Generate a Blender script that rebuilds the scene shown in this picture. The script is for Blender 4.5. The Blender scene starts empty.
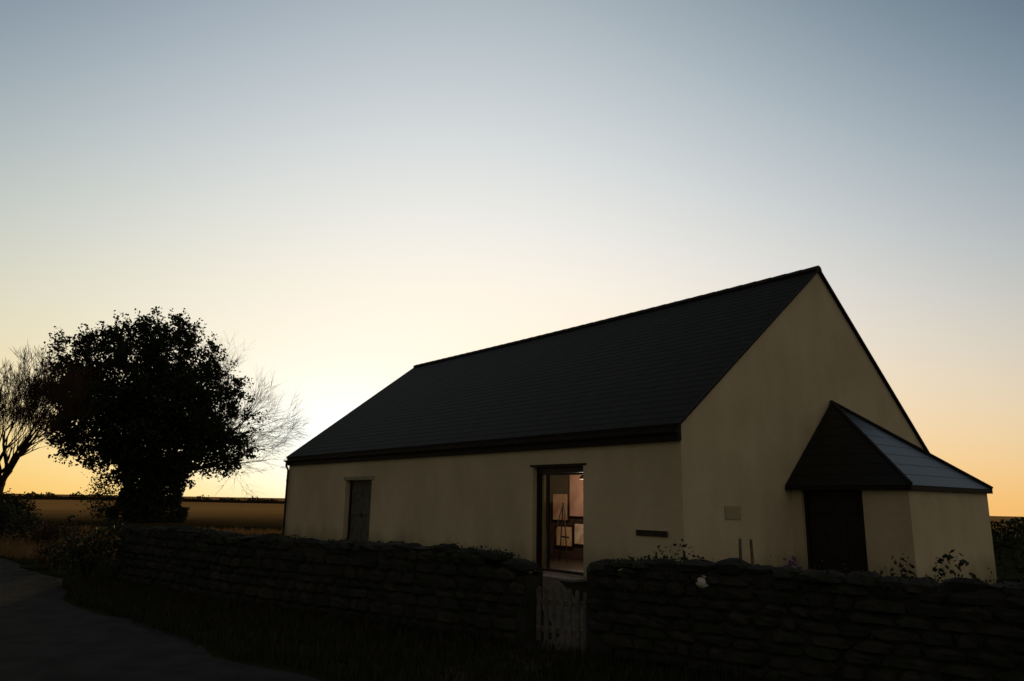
import bpy, bmesh, math, random
from mathutils import Vector, Matrix, noise
random.seed(7)
C = bpy.context.scene.collection
SC = bpy.context.scene
V = Vector

# ------------------------------------------------------------------ helpers
def tag(o, label=None, cat=None, group=None, kind=None):
    if label: o['label'] = label
    if cat: o['category'] = cat
    if group: o['group'] = group
    if kind: o['kind'] = kind
    return o

def empty(name, loc=(0, 0, 0), rz=0, label=None, cat=None, group=None):
    o = bpy.data.objects.new(name, None); C.objects.link(o)
    o.location = loc; o.rotation_euler = (0, 0, rz); o.empty_display_size = .3
    return tag(o, label, cat, group)

class MB:
    """collects verts and faces, links them as one mesh object"""
    def __init__(s): s.v = []; s.f = []
    def face(s, pts):
        b = len(s.v); s.v += [tuple(p) for p in pts]; s.f.append(tuple(range(b, b + len(pts))))
    def box(s, x0, x1, y0, y1, z0, z1):
        b = len(s.v)
        s.v += [(x, y, z) for z in (z0, z1) for x, y in ((x0, y0), (x1, y0), (x1, y1), (x0, y1))]
        for f in ((0, 3, 2, 1), (4, 5, 6, 7), (0, 1, 5, 4), (1, 2, 6, 5), (2, 3, 7, 6), (3, 0, 4, 7)):
            s.f.append(tuple(b + i for i in f))
    def prism(s, poly, off):
        """polygon (list of Vector) extruded by vector off"""
        n = len(poly); b = len(s.v); off = V(off)
        s.v += [tuple(p) for p in poly] + [tuple(V(p) + off) for p in poly]
        s.f.append(tuple(b + i for i in range(n))[::-1]); s.f.append(tuple(b + n + i for i in range(n)))
        for i in range(n):
            j = (i + 1) % n; s.f.append((b + i, b + j, b + n + j, b + n + i))
    def tube(s, pts, radii, n=6, cap=True):
        pts = [V(p) for p in pts]; b = len(s.v)
        ref = V((.31, .17, .93))
        for i, p in enumerate(pts):
            d = (pts[min(i + 1, len(pts) - 1)] - pts[max(i - 1, 0)])
            d = d.normalized() if d.length > 1e-9 else V((0, 0, 1))
            if abs(d.dot(ref)) > .98: ref = V((1, .1, 0)).normalized()
            u = d.cross(ref).normalized(); w = d.cross(u); r = radii[i] if hasattr(radii, '__len__') else radii
            for k in range(n):
                a = 2 * math.pi * k / n
                s.v.append(tuple(p + (u * math.cos(a) + w * math.sin(a)) * r))
        for i in range(len(pts) - 1):
            for k in range(n):
                k2 = (k + 1) % n
                s.f.append((b + i * n + k, b + i * n + k2, b + (i + 1) * n + k2, b + (i + 1) * n + k))
        if cap:
            s.f.append(tuple(b + k for k in range(n))[::-1])
            e = b + (len(pts) - 1) * n; s.f.append(tuple(e + k for k in range(n)))
    def build(s, name, mat, parent=None, smooth=False, recalc=True, bevel=0):
        me = bpy.data.meshes.new(name); me.from_pydata(s.v, [], s.f)
        if recalc:
            bm = bmesh.new(); bm.from_mesh(me); bmesh.ops.recalc_face_normals(bm, faces=bm.faces); bm.to_mesh(me); bm.free()
        if smooth: me.polygons.foreach_set('use_smooth', [True] * len(me.polygons))
        me.materials.append(mat); o = bpy.data.objects.new(name, me); C.objects.link(o)
        if parent: o.parent = parent
        if bevel:
            m = o.modifiers.new('bevel', 'BEVEL'); m.width = bevel; m.segments = 2; m.limit_method = 'ANGLE'
        return o

# ------------------------------------------------------------------ materials
def mat(name, c1, c2=None, scale=4, rough=.9, spec=.3, bump=0, bscale=None, detail=6, metallic=0, fn=None):
    m = bpy.data.materials.new(name); m.use_nodes = True; N = m.node_tree.nodes; L = m.node_tree.links
    b = N['Principled BSDF']; b.inputs['Roughness'].default_value = rough; b.inputs['Metallic'].default_value = metallic
    b.inputs['Specular IOR Level'].default_value = spec
    tc = N.new('ShaderNodeTexCoord')
    if c2:
        n = N.new('ShaderNodeTexNoise'); n.inputs['Scale'].default_value = scale; n.inputs['Detail'].default_value = detail
        L.new(tc.outputs['Object'], n.inputs['Vector'])
        r = N.new('ShaderNodeValToRGB'); r.color_ramp.elements[0].position = .35; r.color_ramp.elements[1].position = .65
        r.color_ramp.elements[0].color = (*c1, 1); r.color_ramp.elements[1].color = (*c2, 1)
        L.new(n.outputs['Fac'], r.inputs['Fac']); L.new(r.outputs['Color'], b.inputs['Base Color'])
    else: b.inputs['Base Color'].default_value = (*c1, 1)
    if bump:
        n2 = N.new('ShaderNodeTexNoise'); n2.inputs['Scale'].default_value = bscale or scale * 6; n2.inputs['Detail'].default_value = 8
        L.new(tc.outputs['Object'], n2.inputs['Vector'])
        bp = N.new('ShaderNodeBump'); bp.inputs['Strength'].default_value = bump; bp.inputs['Distance'].default_value = .03
        L.new(n2.outputs['Fac'], bp.inputs['Height']); L.new(bp.outputs['Normal'], b.inputs['Normal'])
    if fn: fn(N, L, b, tc)
    return m

M = {}
def limewash(N, L, b, tc):
    # cream limewash: broad weathering and faint vertical runs of grime, green at the foot of the wall
    mp = N.new('ShaderNodeMapping'); mp.inputs['Scale'].default_value = (1.1, 1.1, .5); L.new(tc.outputs['Object'], mp.inputs['Vector'])
    n = N.new('ShaderNodeTexNoise'); n.inputs['Scale'].default_value = 1.3; n.inputs['Detail'].default_value = 8; L.new(mp.outputs[0], n.inputs['Vector'])
    n3 = N.new('ShaderNodeTexNoise'); n3.inputs['Scale'].default_value = .45; n3.inputs['Detail'].default_value = 5; L.new(tc.outputs['Object'], n3.inputs['Vector'])
    r = N.new('ShaderNodeValToRGB'); e = r.color_ramp.elements
    e[0].position = .36; e[0].color = (.52, .44, .30, 1); e[1].position = .64; e[1].color = (.65, .56, .40, 1)
    a = N.new('ShaderNodeMath'); a.operation = 'ADD'; h = N.new('ShaderNodeMath'); h.operation = 'MULTIPLY'; h.inputs[1].default_value = .5
    L.new(n.outputs['Fac'], a.inputs[0]); L.new(n3.outputs['Fac'], a.inputs[1]); L.new(a.outputs[0], h.inputs[0]); L.new(h.outputs[0], r.inputs['Fac'])
    sx = N.new('ShaderNodeSeparateXYZ'); L.new(tc.outputs['Object'], sx.inputs[0])
    mr = N.new('ShaderNodeMapRange'); mr.inputs['From Min'].default_value = .1; mr.inputs['From Max'].default_value = .75
    mr.inputs['To Min'].default_value = .7; mr.inputs['To Max'].default_value = 0
    ad = N.new('ShaderNodeMath'); ad.operation = 'MULTIPLY_ADD'; ad.inputs[1].default_value = .8
    L.new(n.outputs['Fac'], ad.inputs[0]); L.new(sx.outputs['Z'], ad.inputs[2]); 
    sb = N.new('ShaderNodeMath'); sb.operation = 'SUBTRACT'; sb.inputs[1].default_value = .35; L.new(ad.outputs[0], sb.inputs[0]); L.new(sb.outputs[0], mr.inputs['Value'])
    mx = N.new('ShaderNodeMixRGB'); mx.inputs['Color2'].default_value = (.16, .17, .09, 1)
    L.new(mr.outputs[0], mx.inputs['Fac']); L.new(r.outputs['Color'], mx.inputs['Color1']); L.new(mx.outputs[0], b.inputs['Base Color'])
M['lime'] = mat('cream_limewash', (.6, .5, .3), bump=.5, bscale=5, rough=.95, spec=.1, fn=limewash)

def slate_fn(N, L, b, tc):
    br = N.new('ShaderNodeTexBrick'); br.inputs['Scale'].default_value = 1; br.inputs['Brick Width'].default_value = .3; br.inputs['Row Height'].default_value = .22
    br.inputs['Mortar Size'].default_value = .006; br.inputs['Color1'].default_value = (.0125, .0108, .0092, 1); br.inputs['Color2'].default_value = (.0175, .0150, .0128, 1)
    br.inputs['Mortar'].default_value = (.009, .008, .007, 1)
    uv = N.new('ShaderNodeUVMap'); L.new(uv.outputs[0], br.inputs['Vector'])
    n = N.new('ShaderNodeTexNoise'); n.inputs['Scale'].default_value = .7; n.inputs['Detail'].default_value = 8; L.new(tc.outputs['Object'], n.inputs['Vector'])
    r = N.new('ShaderNodeMapRange'); r.inputs['From Min'].default_value = .48; r.inputs['From Max'].default_value = .72; r.inputs['To Max'].default_value = .55; L.new(n.outputs['Fac'], r.inputs['Value'])
    mx = N.new('ShaderNodeMixRGB'); mx.inputs['Color2'].default_value = (.018, .017, .010, 1); L.new(r.outputs[0], mx.inputs['Fac']); L.new(br.outputs['Color'], mx.inputs['Color1'])
    L.new(mx.outputs[0], b.inputs['Base Color'])
    bp = N.new('ShaderNodeBump'); bp.inputs['Strength'].default_value = .4; bp.inputs['Distance'].default_value = .01; L.new(br.outputs['Color'], bp.inputs['Height']); L.new(bp.outputs[0], b.inputs['Normal'])
M['slate'] = mat('dark_slate', (.03, .03, .03), rough=.8, spec=.13, fn=slate_fn)
M['ridge'] = mat('ridge_clay', (.022, .020, .020), (.035, .030, .028), rough=.8, spec=.2)
M['board'] = mat('dark_painted_board', (.012, .008, .006), (.02, .013, .010), scale=6, rough=.7, spec=.2)
M['frame'] = mat('dark_brown_frame', (.016, .010, .007), (.026, .017, .011), scale=9, rough=.55, spec=.3)
M['iron'] = mat('black_iron', (.012, .011, .011), (.025, .016, .012), scale=12, rough=.6, spec=.3)
M['shutter'] = mat('weathered_green_boards', (.085, .087, .075), (.13, .128, .11), scale=7, rough=.85, bump=.3, spec=.1)
M['lintel'] = mat('stone_lintel', (.26, .24, .18), (.36, .33, .25), scale=5, bump=.4, spec=.1)
M['plaster'] = mat('interior_plaster', (.45, .40, .32), (.52, .47, .38), scale=2, spec=.1)
M['gallery'] = mat('dim_gallery_wall', (.055, .036, .028), (.08, .052, .04), scale=2, spec=.1)
M['floor'] = mat('floor_boards', (.020, .014, .010), (.035, .024, .016), scale=5, rough=.5)
M['oak'] = mat('oak_table', (.10, .06, .03), (.15, .09, .05), scale=5, rough=.5)
M['canvas'] = mat('canvas', (.30, .12, .05), (.45, .30, .16), scale=3)
M['road'] = mat('worn_tarmac', (.012, .014, .013), (.026, .028, .026), scale=2.6, rough=.95, spec=.06, bump=.9, bscale=38, detail=10)
M['path'] = mat('gravel_path', (.035, .030, .024), (.07, .062, .05), scale=25, rough=.95, spec=.1, bump=.8, bscale=40)
M['step'] = mat('worn_step_stone', (.13, .12, .12), (.22, .20, .19), scale=6, bump=.3, spec=.1)
M['pale'] = mat('flaking_pale_paint', (.09, .085, .078), (.16, .15, .135), scale=14, rough=.8, bump=.2, spec=.15)
M['post'] = mat('silvered_timber', (.10, .09, .07), (.18, .16, .12), scale=10, rough=.85, bump=.2, spec=.1)
M['pebble'] = mat('pale_painted_stone', (.5, .48, .44), (.65, .63, .58), scale=6)
M['plaque'] = mat('cast_plaque', (.36, .31, .20), (.42, .36, .25), scale=8, rough=.9)
M['bark'] = mat('bark', (.018, .013, .010), (.035, .026, .019), scale=7, rough=.95, bump=.6, spec=.05)
M['twig'] = mat('twig_bark', (.045, .029, .019), (.075, .050, .033), scale=3, rough=.9, spec=.08)

def leafmat(name, c1, c2, trans=.12, rough=.7):
    m = bpy.data.materials.new(name); m.use_nodes = True; N = m.node_tree.nodes; L = m.node_tree.links
    b = N['Principled BSDF']; out = N['Material Output']; b.inputs['Roughness'].default_value = rough; b.inputs['Specular IOR Level'].default_value = .15
    g = N.new('ShaderNodeNewGeometry'); r = N.new('ShaderNodeValToRGB'); r.color_ramp.elements[0].color = (*c1, 1); r.color_ramp.elements[1].color = (*c2, 1)
    L.new(g.outputs['Random Per Island'], r.inputs['Fac']); L.new(r.outputs[0], b.inputs['Base Color'])
    t = N.new('ShaderNodeBsdfTranslucent'); L.new(r.outputs[0], t.inputs['Color']); mx = N.new('ShaderNodeMixShader'); mx.inputs['Fac'].default_value = trans
    L.new(b.outputs[0], mx.inputs[1]); L.new(t.outputs[0], mx.inputs[2]); L.new(mx.outputs[0], out.inputs['Surface'])
    return m
M['ivy'] = leafmat('evergreen_leaf', (.012, .016, .008), (.035, .042, .020))
M['shrub'] = leafmat('shrub_leaf', (.015, .022, .010), (.045, .055, .025))
M['scrub'] = leafmat('winter_scrub', (.03, .022, .012), (.07, .045, .024), .2)
M['grass'] = leafmat('rough_grass', (.018, .020, .009), (.045, .042, .020), .25)
M['straw'] = leafmat('dry_grass', (.15, .085, .032), (.24, .14, .055), .4)
M['flower'] = leafmat('purple_flower', (.10, .05, .12), (.18, .10, .20), .2)

def stone_fn(N, L, b, tc):
    oi = N.new('ShaderNodeNewGeometry')
    r = N.new('ShaderNodeValToRGB'); e = r.color_ramp.elements; e[0].color = (.027, .028, .026, 1); e[1].color = (.043, .043, .039, 1)
    L.new(oi.outputs['Random Per Island'], r.inputs['Fac'])
    n = N.new('ShaderNodeTexNoise'); n.inputs['Scale'].default_value = 5; n.inputs['Detail'].default_value = 9; L.new(tc.outputs['Object'], n.inputs['Vector'])
    mr = N.new('ShaderNodeMapRange'); mr.inputs['From Min'].default_value = .52; mr.inputs['From Max'].default_value = .66; mr.inputs['To Max'].default_value = .8; L.new(n.outputs['Fac'], mr.inputs['Value'])
    mx = N.new('ShaderNodeMixRGB'); mx.inputs['Color2'].default_value = (.022, .027, .014, 1); L.new(mr.outputs[0], mx.inputs['Fac']); L.new(r.outputs[0], mx.inputs['Color1'])
    L.new(mx.outputs[0], b.inputs['Base Color'])
M['stone'] = mat('mossy_field_stone', (.04, .04, .03), rough=1, spec=.03, bump=.7, bscale=9, fn=stone_fn)

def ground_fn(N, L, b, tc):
    # near turf is short and green; far stubble has warm horizon glow painted in
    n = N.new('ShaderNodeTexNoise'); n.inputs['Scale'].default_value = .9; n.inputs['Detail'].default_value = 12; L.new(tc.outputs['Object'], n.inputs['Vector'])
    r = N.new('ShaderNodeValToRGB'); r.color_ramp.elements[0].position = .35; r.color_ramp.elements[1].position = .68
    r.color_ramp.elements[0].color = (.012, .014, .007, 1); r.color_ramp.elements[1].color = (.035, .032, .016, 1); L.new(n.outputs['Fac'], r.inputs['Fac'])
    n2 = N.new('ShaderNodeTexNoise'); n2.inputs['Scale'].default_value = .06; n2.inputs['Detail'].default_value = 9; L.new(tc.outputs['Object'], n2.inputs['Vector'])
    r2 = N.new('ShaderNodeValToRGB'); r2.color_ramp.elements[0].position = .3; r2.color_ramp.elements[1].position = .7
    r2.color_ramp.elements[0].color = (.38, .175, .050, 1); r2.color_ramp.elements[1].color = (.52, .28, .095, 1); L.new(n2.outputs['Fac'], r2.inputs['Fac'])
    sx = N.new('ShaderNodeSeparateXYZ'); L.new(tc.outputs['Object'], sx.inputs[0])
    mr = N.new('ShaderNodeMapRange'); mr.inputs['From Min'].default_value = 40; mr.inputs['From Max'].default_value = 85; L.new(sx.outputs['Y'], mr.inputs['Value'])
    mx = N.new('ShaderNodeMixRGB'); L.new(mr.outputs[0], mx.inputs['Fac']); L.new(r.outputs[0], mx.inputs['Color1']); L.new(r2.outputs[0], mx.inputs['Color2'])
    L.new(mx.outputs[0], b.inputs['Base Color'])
M['ground'] = mat('turf_and_glow_stubble', (.02, .02, .01), rough=1, spec=0, bump=1, bscale=3, fn=ground_fn)

def glassmat(name, tint, refl=1.45):
    m = bpy.data.materials.new(name); m.use_nodes = True; N = m.node_tree.nodes; L = m.node_tree.links
    N.remove(N['Principled BSDF']); out = N['Material Output']
    t = N.new('ShaderNodeBsdfTransparent'); t.inputs['Color'].default_value = (*tint, 1)
    g = N.new('ShaderNodeBsdfGlossy'); g.inputs['Roughness'].default_value = .02
    f = N.new('ShaderNodeFresnel'); f.inputs['IOR'].default_value = refl
    ge = N.new('ShaderNodeNewGeometry'); iv = N.new('ShaderNodeMath'); iv.operation = 'SUBTRACT'; iv.inputs[0].default_value = 1; L.new(ge.outputs['Backfacing'], iv.inputs[1])
    mu = N.new('ShaderNodeMath'); mu.operation = 'MULTIPLY'; L.new(f.outputs[0], mu.inputs[0]); L.new(iv.outputs[0], mu.inputs[1])
    mx = N.new('ShaderNodeMixShader'); L.new(mu.outputs[0], mx.inputs[0]); L.new(t.outputs[0], mx.inputs[1]); L.new(g.outputs[0], mx.inputs[2]); L.new(mx.outputs[0], out.inputs['Surface'])
    return m
M['glass'] = glassmat('clear_old_glass', (.90, .88, .84))
M['dusty'] = glassmat('dusty_back_glass', (.62, .50, .42))

def leaf_quad(b, c, s, rnd, asp=.6):
    u = V((rnd.gauss(0, 1), rnd.gauss(0, 1), rnd.gauss(0, 1))).normalized(); w = u.orthogonal().normalized()
    w = (w * math.cos(a := rnd.uniform(0, 6.28)) + u.cross(w) * math.sin(a)); i = len(b.v)
    b.v += [tuple(c - u * s), tuple(c - w * s * asp + u * s * .1), tuple(c + u * s), tuple(c + w * s * asp + u * s * .1)]; b.f.append((i, i + 1, i + 2, i + 3))

# ------------------------------------------------------------------ ground, lane, path
def gz(x, y):
    d = math.hypot(x, y)
    f = max(0, d - 48)
    slope = .0022 + .011 * (1 / (1 + math.exp(-(math.degrees(math.atan2(x, max(y, .01))) - 5) / 8))) if y > 0 else .004
    z = -slope * f * (1 if f < 400 else 400 / f + .6 * (1 - 400 / f))
    if d > 60: z += noise.noise(V((x * .012, y * .012, 0))) * min(1, (d - 60) / 120) * .7
    return z
# radial sheet reaching the horizon
bm = bmesh.new(); rings = [0, 3, 6, 9, 12, 16, 20, 26, 32, 40, 48, 58, 70, 85, 105, 130, 165, 210, 270, 350, 460, 620, 850, 1200, 1800, 2800, 4500]
NA = 144; prev = None
for r in rings:
    if r == 0: cur = [bm.verts.new((0, 0, 0))] * NA
    else: cur = [bm.verts.new((r * math.cos(2 * math.pi * k / NA), r * math.sin(2 * math.pi * k / NA), gz(r * math.cos(2 * math.pi * k / NA), r * math.sin(2 * math.pi * k / NA)))) for k in range(NA)]
    if prev:
        for k in range(NA):
            k2 = (k + 1) % NA
            if prev[0] is prev[1]: bm.faces.new((prev[0], cur[k], cur[k2]))
            else: bm.faces.new((prev[k], cur[k], cur[k2], prev[k2]))
    prev = cur
bmesh.ops.recalc_face_normals(bm, faces=bm.faces)
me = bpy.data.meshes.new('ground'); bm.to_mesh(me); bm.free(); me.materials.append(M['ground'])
me.polygons.foreach_set('use_smooth', [True] * len(me.polygons))
go = bpy.data.objects.new('ground', me); C.objects.link(go); tag(go, kind='structure')
if go.data.polygons[0].normal.z < 0: go.data.flip_normals()

def ribbon(name, left, right, m, z=.004, kind='structure', thick=0):
    b = MB()
    for i in range(len(left) - 1):
        b.face([(*left[i], z), (*right[i], z), (*right[i + 1], z), (*left[i + 1], z)])
    o = b.build(name, m, recalc=False)
    bm = bmesh.new(); bm.from_mesh(o.data); bmesh.ops.remove_doubles(bm, verts=bm.verts, dist=.001)
    for f in bm.faces:
        if f.normal.z < 0: f.normal_flip()
    bm.to_mesh(o.data); bm.free()
    return tag(o, kind=kind)
# the boundary wall runs from the right foreground to the far left; the lane runs beside it
wd = V((-.8218, .5697, 0)).normalized(); wn = V((-.5697, -.8218, 0))       # along the wall / towards the lane
W0 = V((.31, 9.15, 0))                                                  # left jamb of the gate opening
def wl(s, off=0): p = W0 + wd * s + wn * off; return p
def smooth_curve(s): return .00035 * max(0, s - 9) ** 3 if s < 30 else .00035 * 9261
R_, L_ = [], []
KP = [(-20, 2.7), (-6, 2.65), (2, 2.6), (7, 1.75), (11.5, .1), (17, -1.0), (25, -1.3), (40, 1), (60, 6)]
for k in range(0, 134):
    s = -20 + k * .6; i = max(j for j in range(len(KP) - 1) if KP[j][0] <= s); t_ = (s - KP[i][0]) / (KP[i + 1][0] - KP[i][0])
    off = KP[i][1] + (KP[i + 1][1] - KP[i][1]) * t_ + .12 * math.sin(s * 1.1) + .06 * math.sin(s * 3.3 + 1)
    a = wl(s, off); c = wl(s + max(0, s - 5) * .25, off + 4.8)
    R_.append((a.x, a.y)); L_.append((c.x, c.y))
ribbon('road', L_, R_, M['road'], .006)
YAW = .6704
B0 = V((3.259, 14.247, 0))
g = V((math.cos(YAW), math.sin(YAW), 0)); l = V((-math.sin(YAW), math.cos(YAW), 0))
def loc(X, Y, Z=0): return B0 + g * X + l * Y + V((0, 0, Z))
a0, a1 = wl(-.02, 2.2), wl(-.76, 2.2); m0, m1 = wl(0, -.6), wl(-.8, -.6); b0_, b1_ = loc(-.5, 4.2), loc(-.5, 2.9)
ribbon('garden_path', [a0[:2], m0[:2], b0_[:2]], [a1[:2], m1[:2], b1_[:2]], M['path'], .010)

# ------------------------------------------------------------------ the hall
H = empty('rendered_hall', B0, YAW, 'long low cream rendered hall with steep dark slate roof and a porch on its gable', 'building')
LN, WD, HE, HR = 19.0, 10.98, 2.86, 7.34
HF = 3.16                                # wall head under the front eave
def grid_wall(b, xs, zs, skip, place, t):
    """a wall with openings: cells between xs and zs, minus skip; place(u, z, depth) -> point"""
    nx, nz = len(xs) - 1, len(zs) - 1
    solid = lambda i, j: 0 <= i < nx and 0 <= j < nz and (i, j) not in skip
    for i in range(nx):
        for j in range(nz):
            if not solid(i, j): continue
            u0, u1, z0, z1 = xs[i], xs[i + 1], zs[j], zs[j + 1]
            for d in (0, t): b.face([place(u0, z0, d), place(u1, z0, d), place(u1, z1, d), place(u0, z1, d)])
            if not solid(i - 1, j): b.face([place(u0, z0, 0), place(u0, z0, t), place(u0, z1, t), place(u0, z1, 0)])
            if not solid(i + 1, j): b.face([place(u1, z0, 0), place(u1, z0, t), place(u1, z1, t), place(u1, z1, 0)])
            if not solid(i, j - 1): b.face([place(u0, z0, 0), place(u1, z0, 0), place(u1, z0, t), place(u0, z0, t)])
            if not solid(i, j + 1): b.face([place(u0, z1, 0), place(u1, z1, 0), place(u1, z1, t), place(u0, z1, t)])
b = MB(); T = .5
DY0, DY1, DZ = 2.68, 4.37, 2.40          # glazed door
SY0, SY1, SZ = 12.25, 14.06, 2.19        # boarded doorway
grid_wall(b, [T, DY0, DY1, SY0, SY1, LN - T], [-.2, .04, SZ, DZ, HF], {(1, 1), (1, 2), (3, 1)}, lambda u, z, d: (d, u, z), T)
b.box(WD - T, WD, T, LN - T, -.2, HE)
for y0, y1 in ((0, T), (LN - T, LN)):    # gables
    b.prism([V((0, y0, -.2)), V((WD, y0, -.2)), V((WD, y0, HE)), V((WD / 2, y0, HR)), V((0, y0, HF))], (0, y1 - y0, 0))
wall = b.build('wall', M['lime'], H)
b = MB(); b.box(T, WD - T, T, LN - T, -.05, .045); b.build('floor', M['floor'], H)
b = MB(); b.box(T, WD - T, T, LN - T, 2.72, 2.76); b.build('ceiling', M['plaster'], H)
b = MB(); b.box(3.62, 3.74, T, 12, .05, 2.715); b.build('partition', M['gallery'], H)
def roof_mesh(slopes, course=.24, th=.007):
    """each slope: eave point a, eave point b, top point c (over b), top point d (over a); stepped slate courses with UVs in metres"""
    vs, fs, uvs = [], [], []
    for (a, bb, c, d) in slopes:
        a, bb, c, d = map(V, (a, bb, c, d)); up = ((d + c) / 2 - (a + bb) / 2); n = max(1, round(up.length / course))
        nr = (bb - a).cross(d - a).normalized()
        if nr.z < 0: nr = -nr
        ux = (bb - a).normalized()
        for k in range(n):
            t0, t1 = k / n, (k + 1) / n
            p = [a.lerp(d, t0) + nr * th, bb.lerp(c, t0) + nr * th, bb.lerp(c, t1) + nr * .003, a.lerp(d, t1) + nr * .003]
            i = len(vs); vs += p; fs.append((i, i + 1, i + 2, i + 3))
            uvs += [((q - a).dot(ux), k * .22 + (0.0 if j < 2 else .22)) for j, q in enumerate(p)]
            q = [a.lerp(d, t0) + nr * .003, bb.lerp(c, t0) + nr * .003, p[1], p[0]]
            i = len(vs); vs += q; fs.append((i, i + 1, i + 2, i + 3)); uvs += [((w - a).dot(ux), k * .22 + .01) for w in q]
    return vs, fs, uvs
def build_roof(name, slopes, under, parent, m):
    vs, fs, uvs = roof_mesh(slopes)
    nf = len(fs)
    for poly, th in under:                  # thickness below the slates
        poly = [V(p) for p in poly]; i = len(vs); n = len(poly)
        vs += poly + [p + V((0, 0, -th)) for p in poly]
        fs.append(tuple(range(i, i + n))); fs.append(tuple(range(i + n, i + 2 * n))[::-1])
        for k in range(n): fs.append((i + k, i + (k + 1) % n, i + n + (k + 1) % n, i + n + k))
    me = bpy.data.meshes.new(name); me.from_pydata([tuple(v) for v in vs], [], fs)
    uv = me.uv_layers.new(name='UVMap'); li = 0
    for p in me.polygons:
        for k, lp in enumerate(p.loop_indices):
            uv.data[lp].uv = uvs[li + k] if p.index < nf else (me.vertices[me.loops[lp].vertex_index].co.y, .1)
        if p.index < nf: li += 4
    me.materials.append(m); o = bpy.data.objects.new(name, me); C.objects.link(o); o.parent = parent
    return o
pitchk = (HR - HE) / (WD / 2)
ov = .16; vy = .05
ez = HE - pitchk * ov + .05; rz_ = HR + .05; ovf = .12; ezf = HF - (HR - HF) / (WD / 2) * ovf + .05
SAG = lambda y: -.035 * math.sin(math.pi * y / LN)
ys = [-vy + (LN + 2 * vy) * i / 8 for i in range(9)]
slopes = []; under = []
for i in range(8):
    y0, y1 = ys[i], ys[i + 1]; s0, s1 = SAG(y0), SAG(y1)
    for xe, ze in ((-ovf, ezf), (WD + ov, ez)):
        q = [(xe, y0, ze), (xe, y1, ze), (WD / 2, y1, rz_ + s1), (WD / 2, y0, rz_ + s0)]
        slopes.append(tuple(q)); under.append((q, .05))
roof = build_roof('roof', slopes, under, H, M['slate'])
b = MB(); y = -vy - .01; k = 0
while y < LN + vy:                           # half-round ridge tiles
    y2 = min(y + .44, LN + vy + .01); pts = []
    for yy, rr in ((y, .125), (y2, .115)):
        pts.append([(WD / 2 + rr * 1.1 * math.cos(t), yy, rz_ + SAG(yy) - .05 + rr * math.sin(t)) for t in [math.pi * j / 6 for j in range(7)]])
    for j in range(6): b.face([pts[0][j], pts[0][j + 1], pts[1][j + 1], pts[1][j]])
    b.face(pts[0]); b.face(pts[1]); y = y2
b.build('ridge_tiles', M['ridge'], roof)
for y0 in (-vy - .028, LN + vy + .003):    # dark verge boards up both gables
    for sx in (-1, 1):
        b = MB(); xe, ze = ((-ovf, ezf), (0, 0), (WD + ov, ez))[sx + 1]
        b.prism([V((xe, y0, ze + .015)), V((WD / 2, y0, rz_ + .015)), V((WD / 2, y0, rz_ - .055)), V((xe, y0, ze - .055))], (0, .025, 0)); b.build('verge_board', M['board'], roof)
b = MB()                                   # half-round gutter with brackets
for xe, ez in ((-ovf - .052, ezf - .10), (WD + ov + .058, ez)):
    ring = [(math.cos(t) * .058, math.sin(t) * .058) for t in [math.pi + math.pi * j / 6 for j in range(7)]]
    for j in range(6):
        b.face([(xe + ring[j][0], -vy, ez - .03 + ring[j][1]), (xe + ring[j + 1][0], -vy, ez - .03 + ring[j + 1][1]),
                (xe + ring[j + 1][0], LN + vy, ez - .03 + ring[j + 1][1]), (xe + ring[j][0], LN + vy, ez - .03 + ring[j][1])])
    yy = .5
    while yy < LN:
        b.box(xe - .062, xe + .055, yy, yy + .03, ez - .098, ez - .089); yy += .95
b.build('gutter', M['iron'], H)
b = MB(); b.box(-.105, -.004, -.02, LN + .02, 2.80, HF - .055); b.build('fascia', M['board'], H)
b = MB()                                   # downpipe at the far corner
px_, py_ = -.085, LN - .13
b.tube([(-ovf - .052, py_, ezf - .17), (-ovf - .052, py_, 2.78), (px_, py_, 2.62), (px_, py_, .25), (px_, py_, .12), (px_ - .12, py_, .05)], .04, 8)
for z in (.5, 1.4, 2.2): b.tube([(px_, py_, z), (px_, py_, z + .07)], .05, 8)
b.build('downpipe', M['iron'], H)

# glazed front door
def door_leaf(parent, x, y0, y1, z0, z1, bars, name='door', glass='glass', st=.085, fm='frame', rails=()):
    f = MB()
    f.box(x, x + .05, y0, y0 + st, z0, z1); f.box(x, x + .05, y1 - st, y1, z0, z1)
    f.box(x, x + .05, y0 + st, y1 - st, z1 - st, z1); f.box(x, x + .05, y0 + st, y1 - st, z0, z0 + st * 1.7)
    for z in rails: f.box(x + .002, x + .048, y0 + st, y1 - st, z - .03, z + .03)
    for yb in bars: f.box(x + .004, x + .046, yb - .015, yb + .015, z0 + st * 1.7, z1 - st)
    d = f.build(name, M[fm], parent, bevel=.004)
    q = MB(); q.box(x + .020, x + .028, y0 + st - .01, y1 - st + .01, z0 + st * 1.7 - .01, z1 - st + .01); q.build('glass', M[glass], d)
    return d
f = MB(); fx = .14
f.box(fx - .02, fx + .1, DY0, DY0 + .05, .05, DZ); f.box(fx - .02, fx + .1, DY1 - .07, DY1, .05, DZ); f.box(fx - .02, fx + .1, DY0 + .05, DY1 - .07, DZ - .14, DZ)
f.build('door_frame', M['frame'], H, bevel=.005)
d1 = door_leaf(H, fx + .01, DY0 + .055, 4.03, .07, DZ - .145, [], st=.045)
hb = MB(); hb.tube([(fx - .03, 3.985, .98), (fx - .035, 3.985, 1.14)], .012, 6); hb.box(fx - .03, fx + .012, 3.977, 3.993, .985, 1.0); hb.box(fx - .03, fx + .012, 3.977, 3.993, 1.12, 1.135); hb.build('handle', M['iron'], d1)
door_leaf(H, fx + .012, 4.04, DY1 - .075, .07, DZ - .145, [], name='side_light', st=.035)
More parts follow.
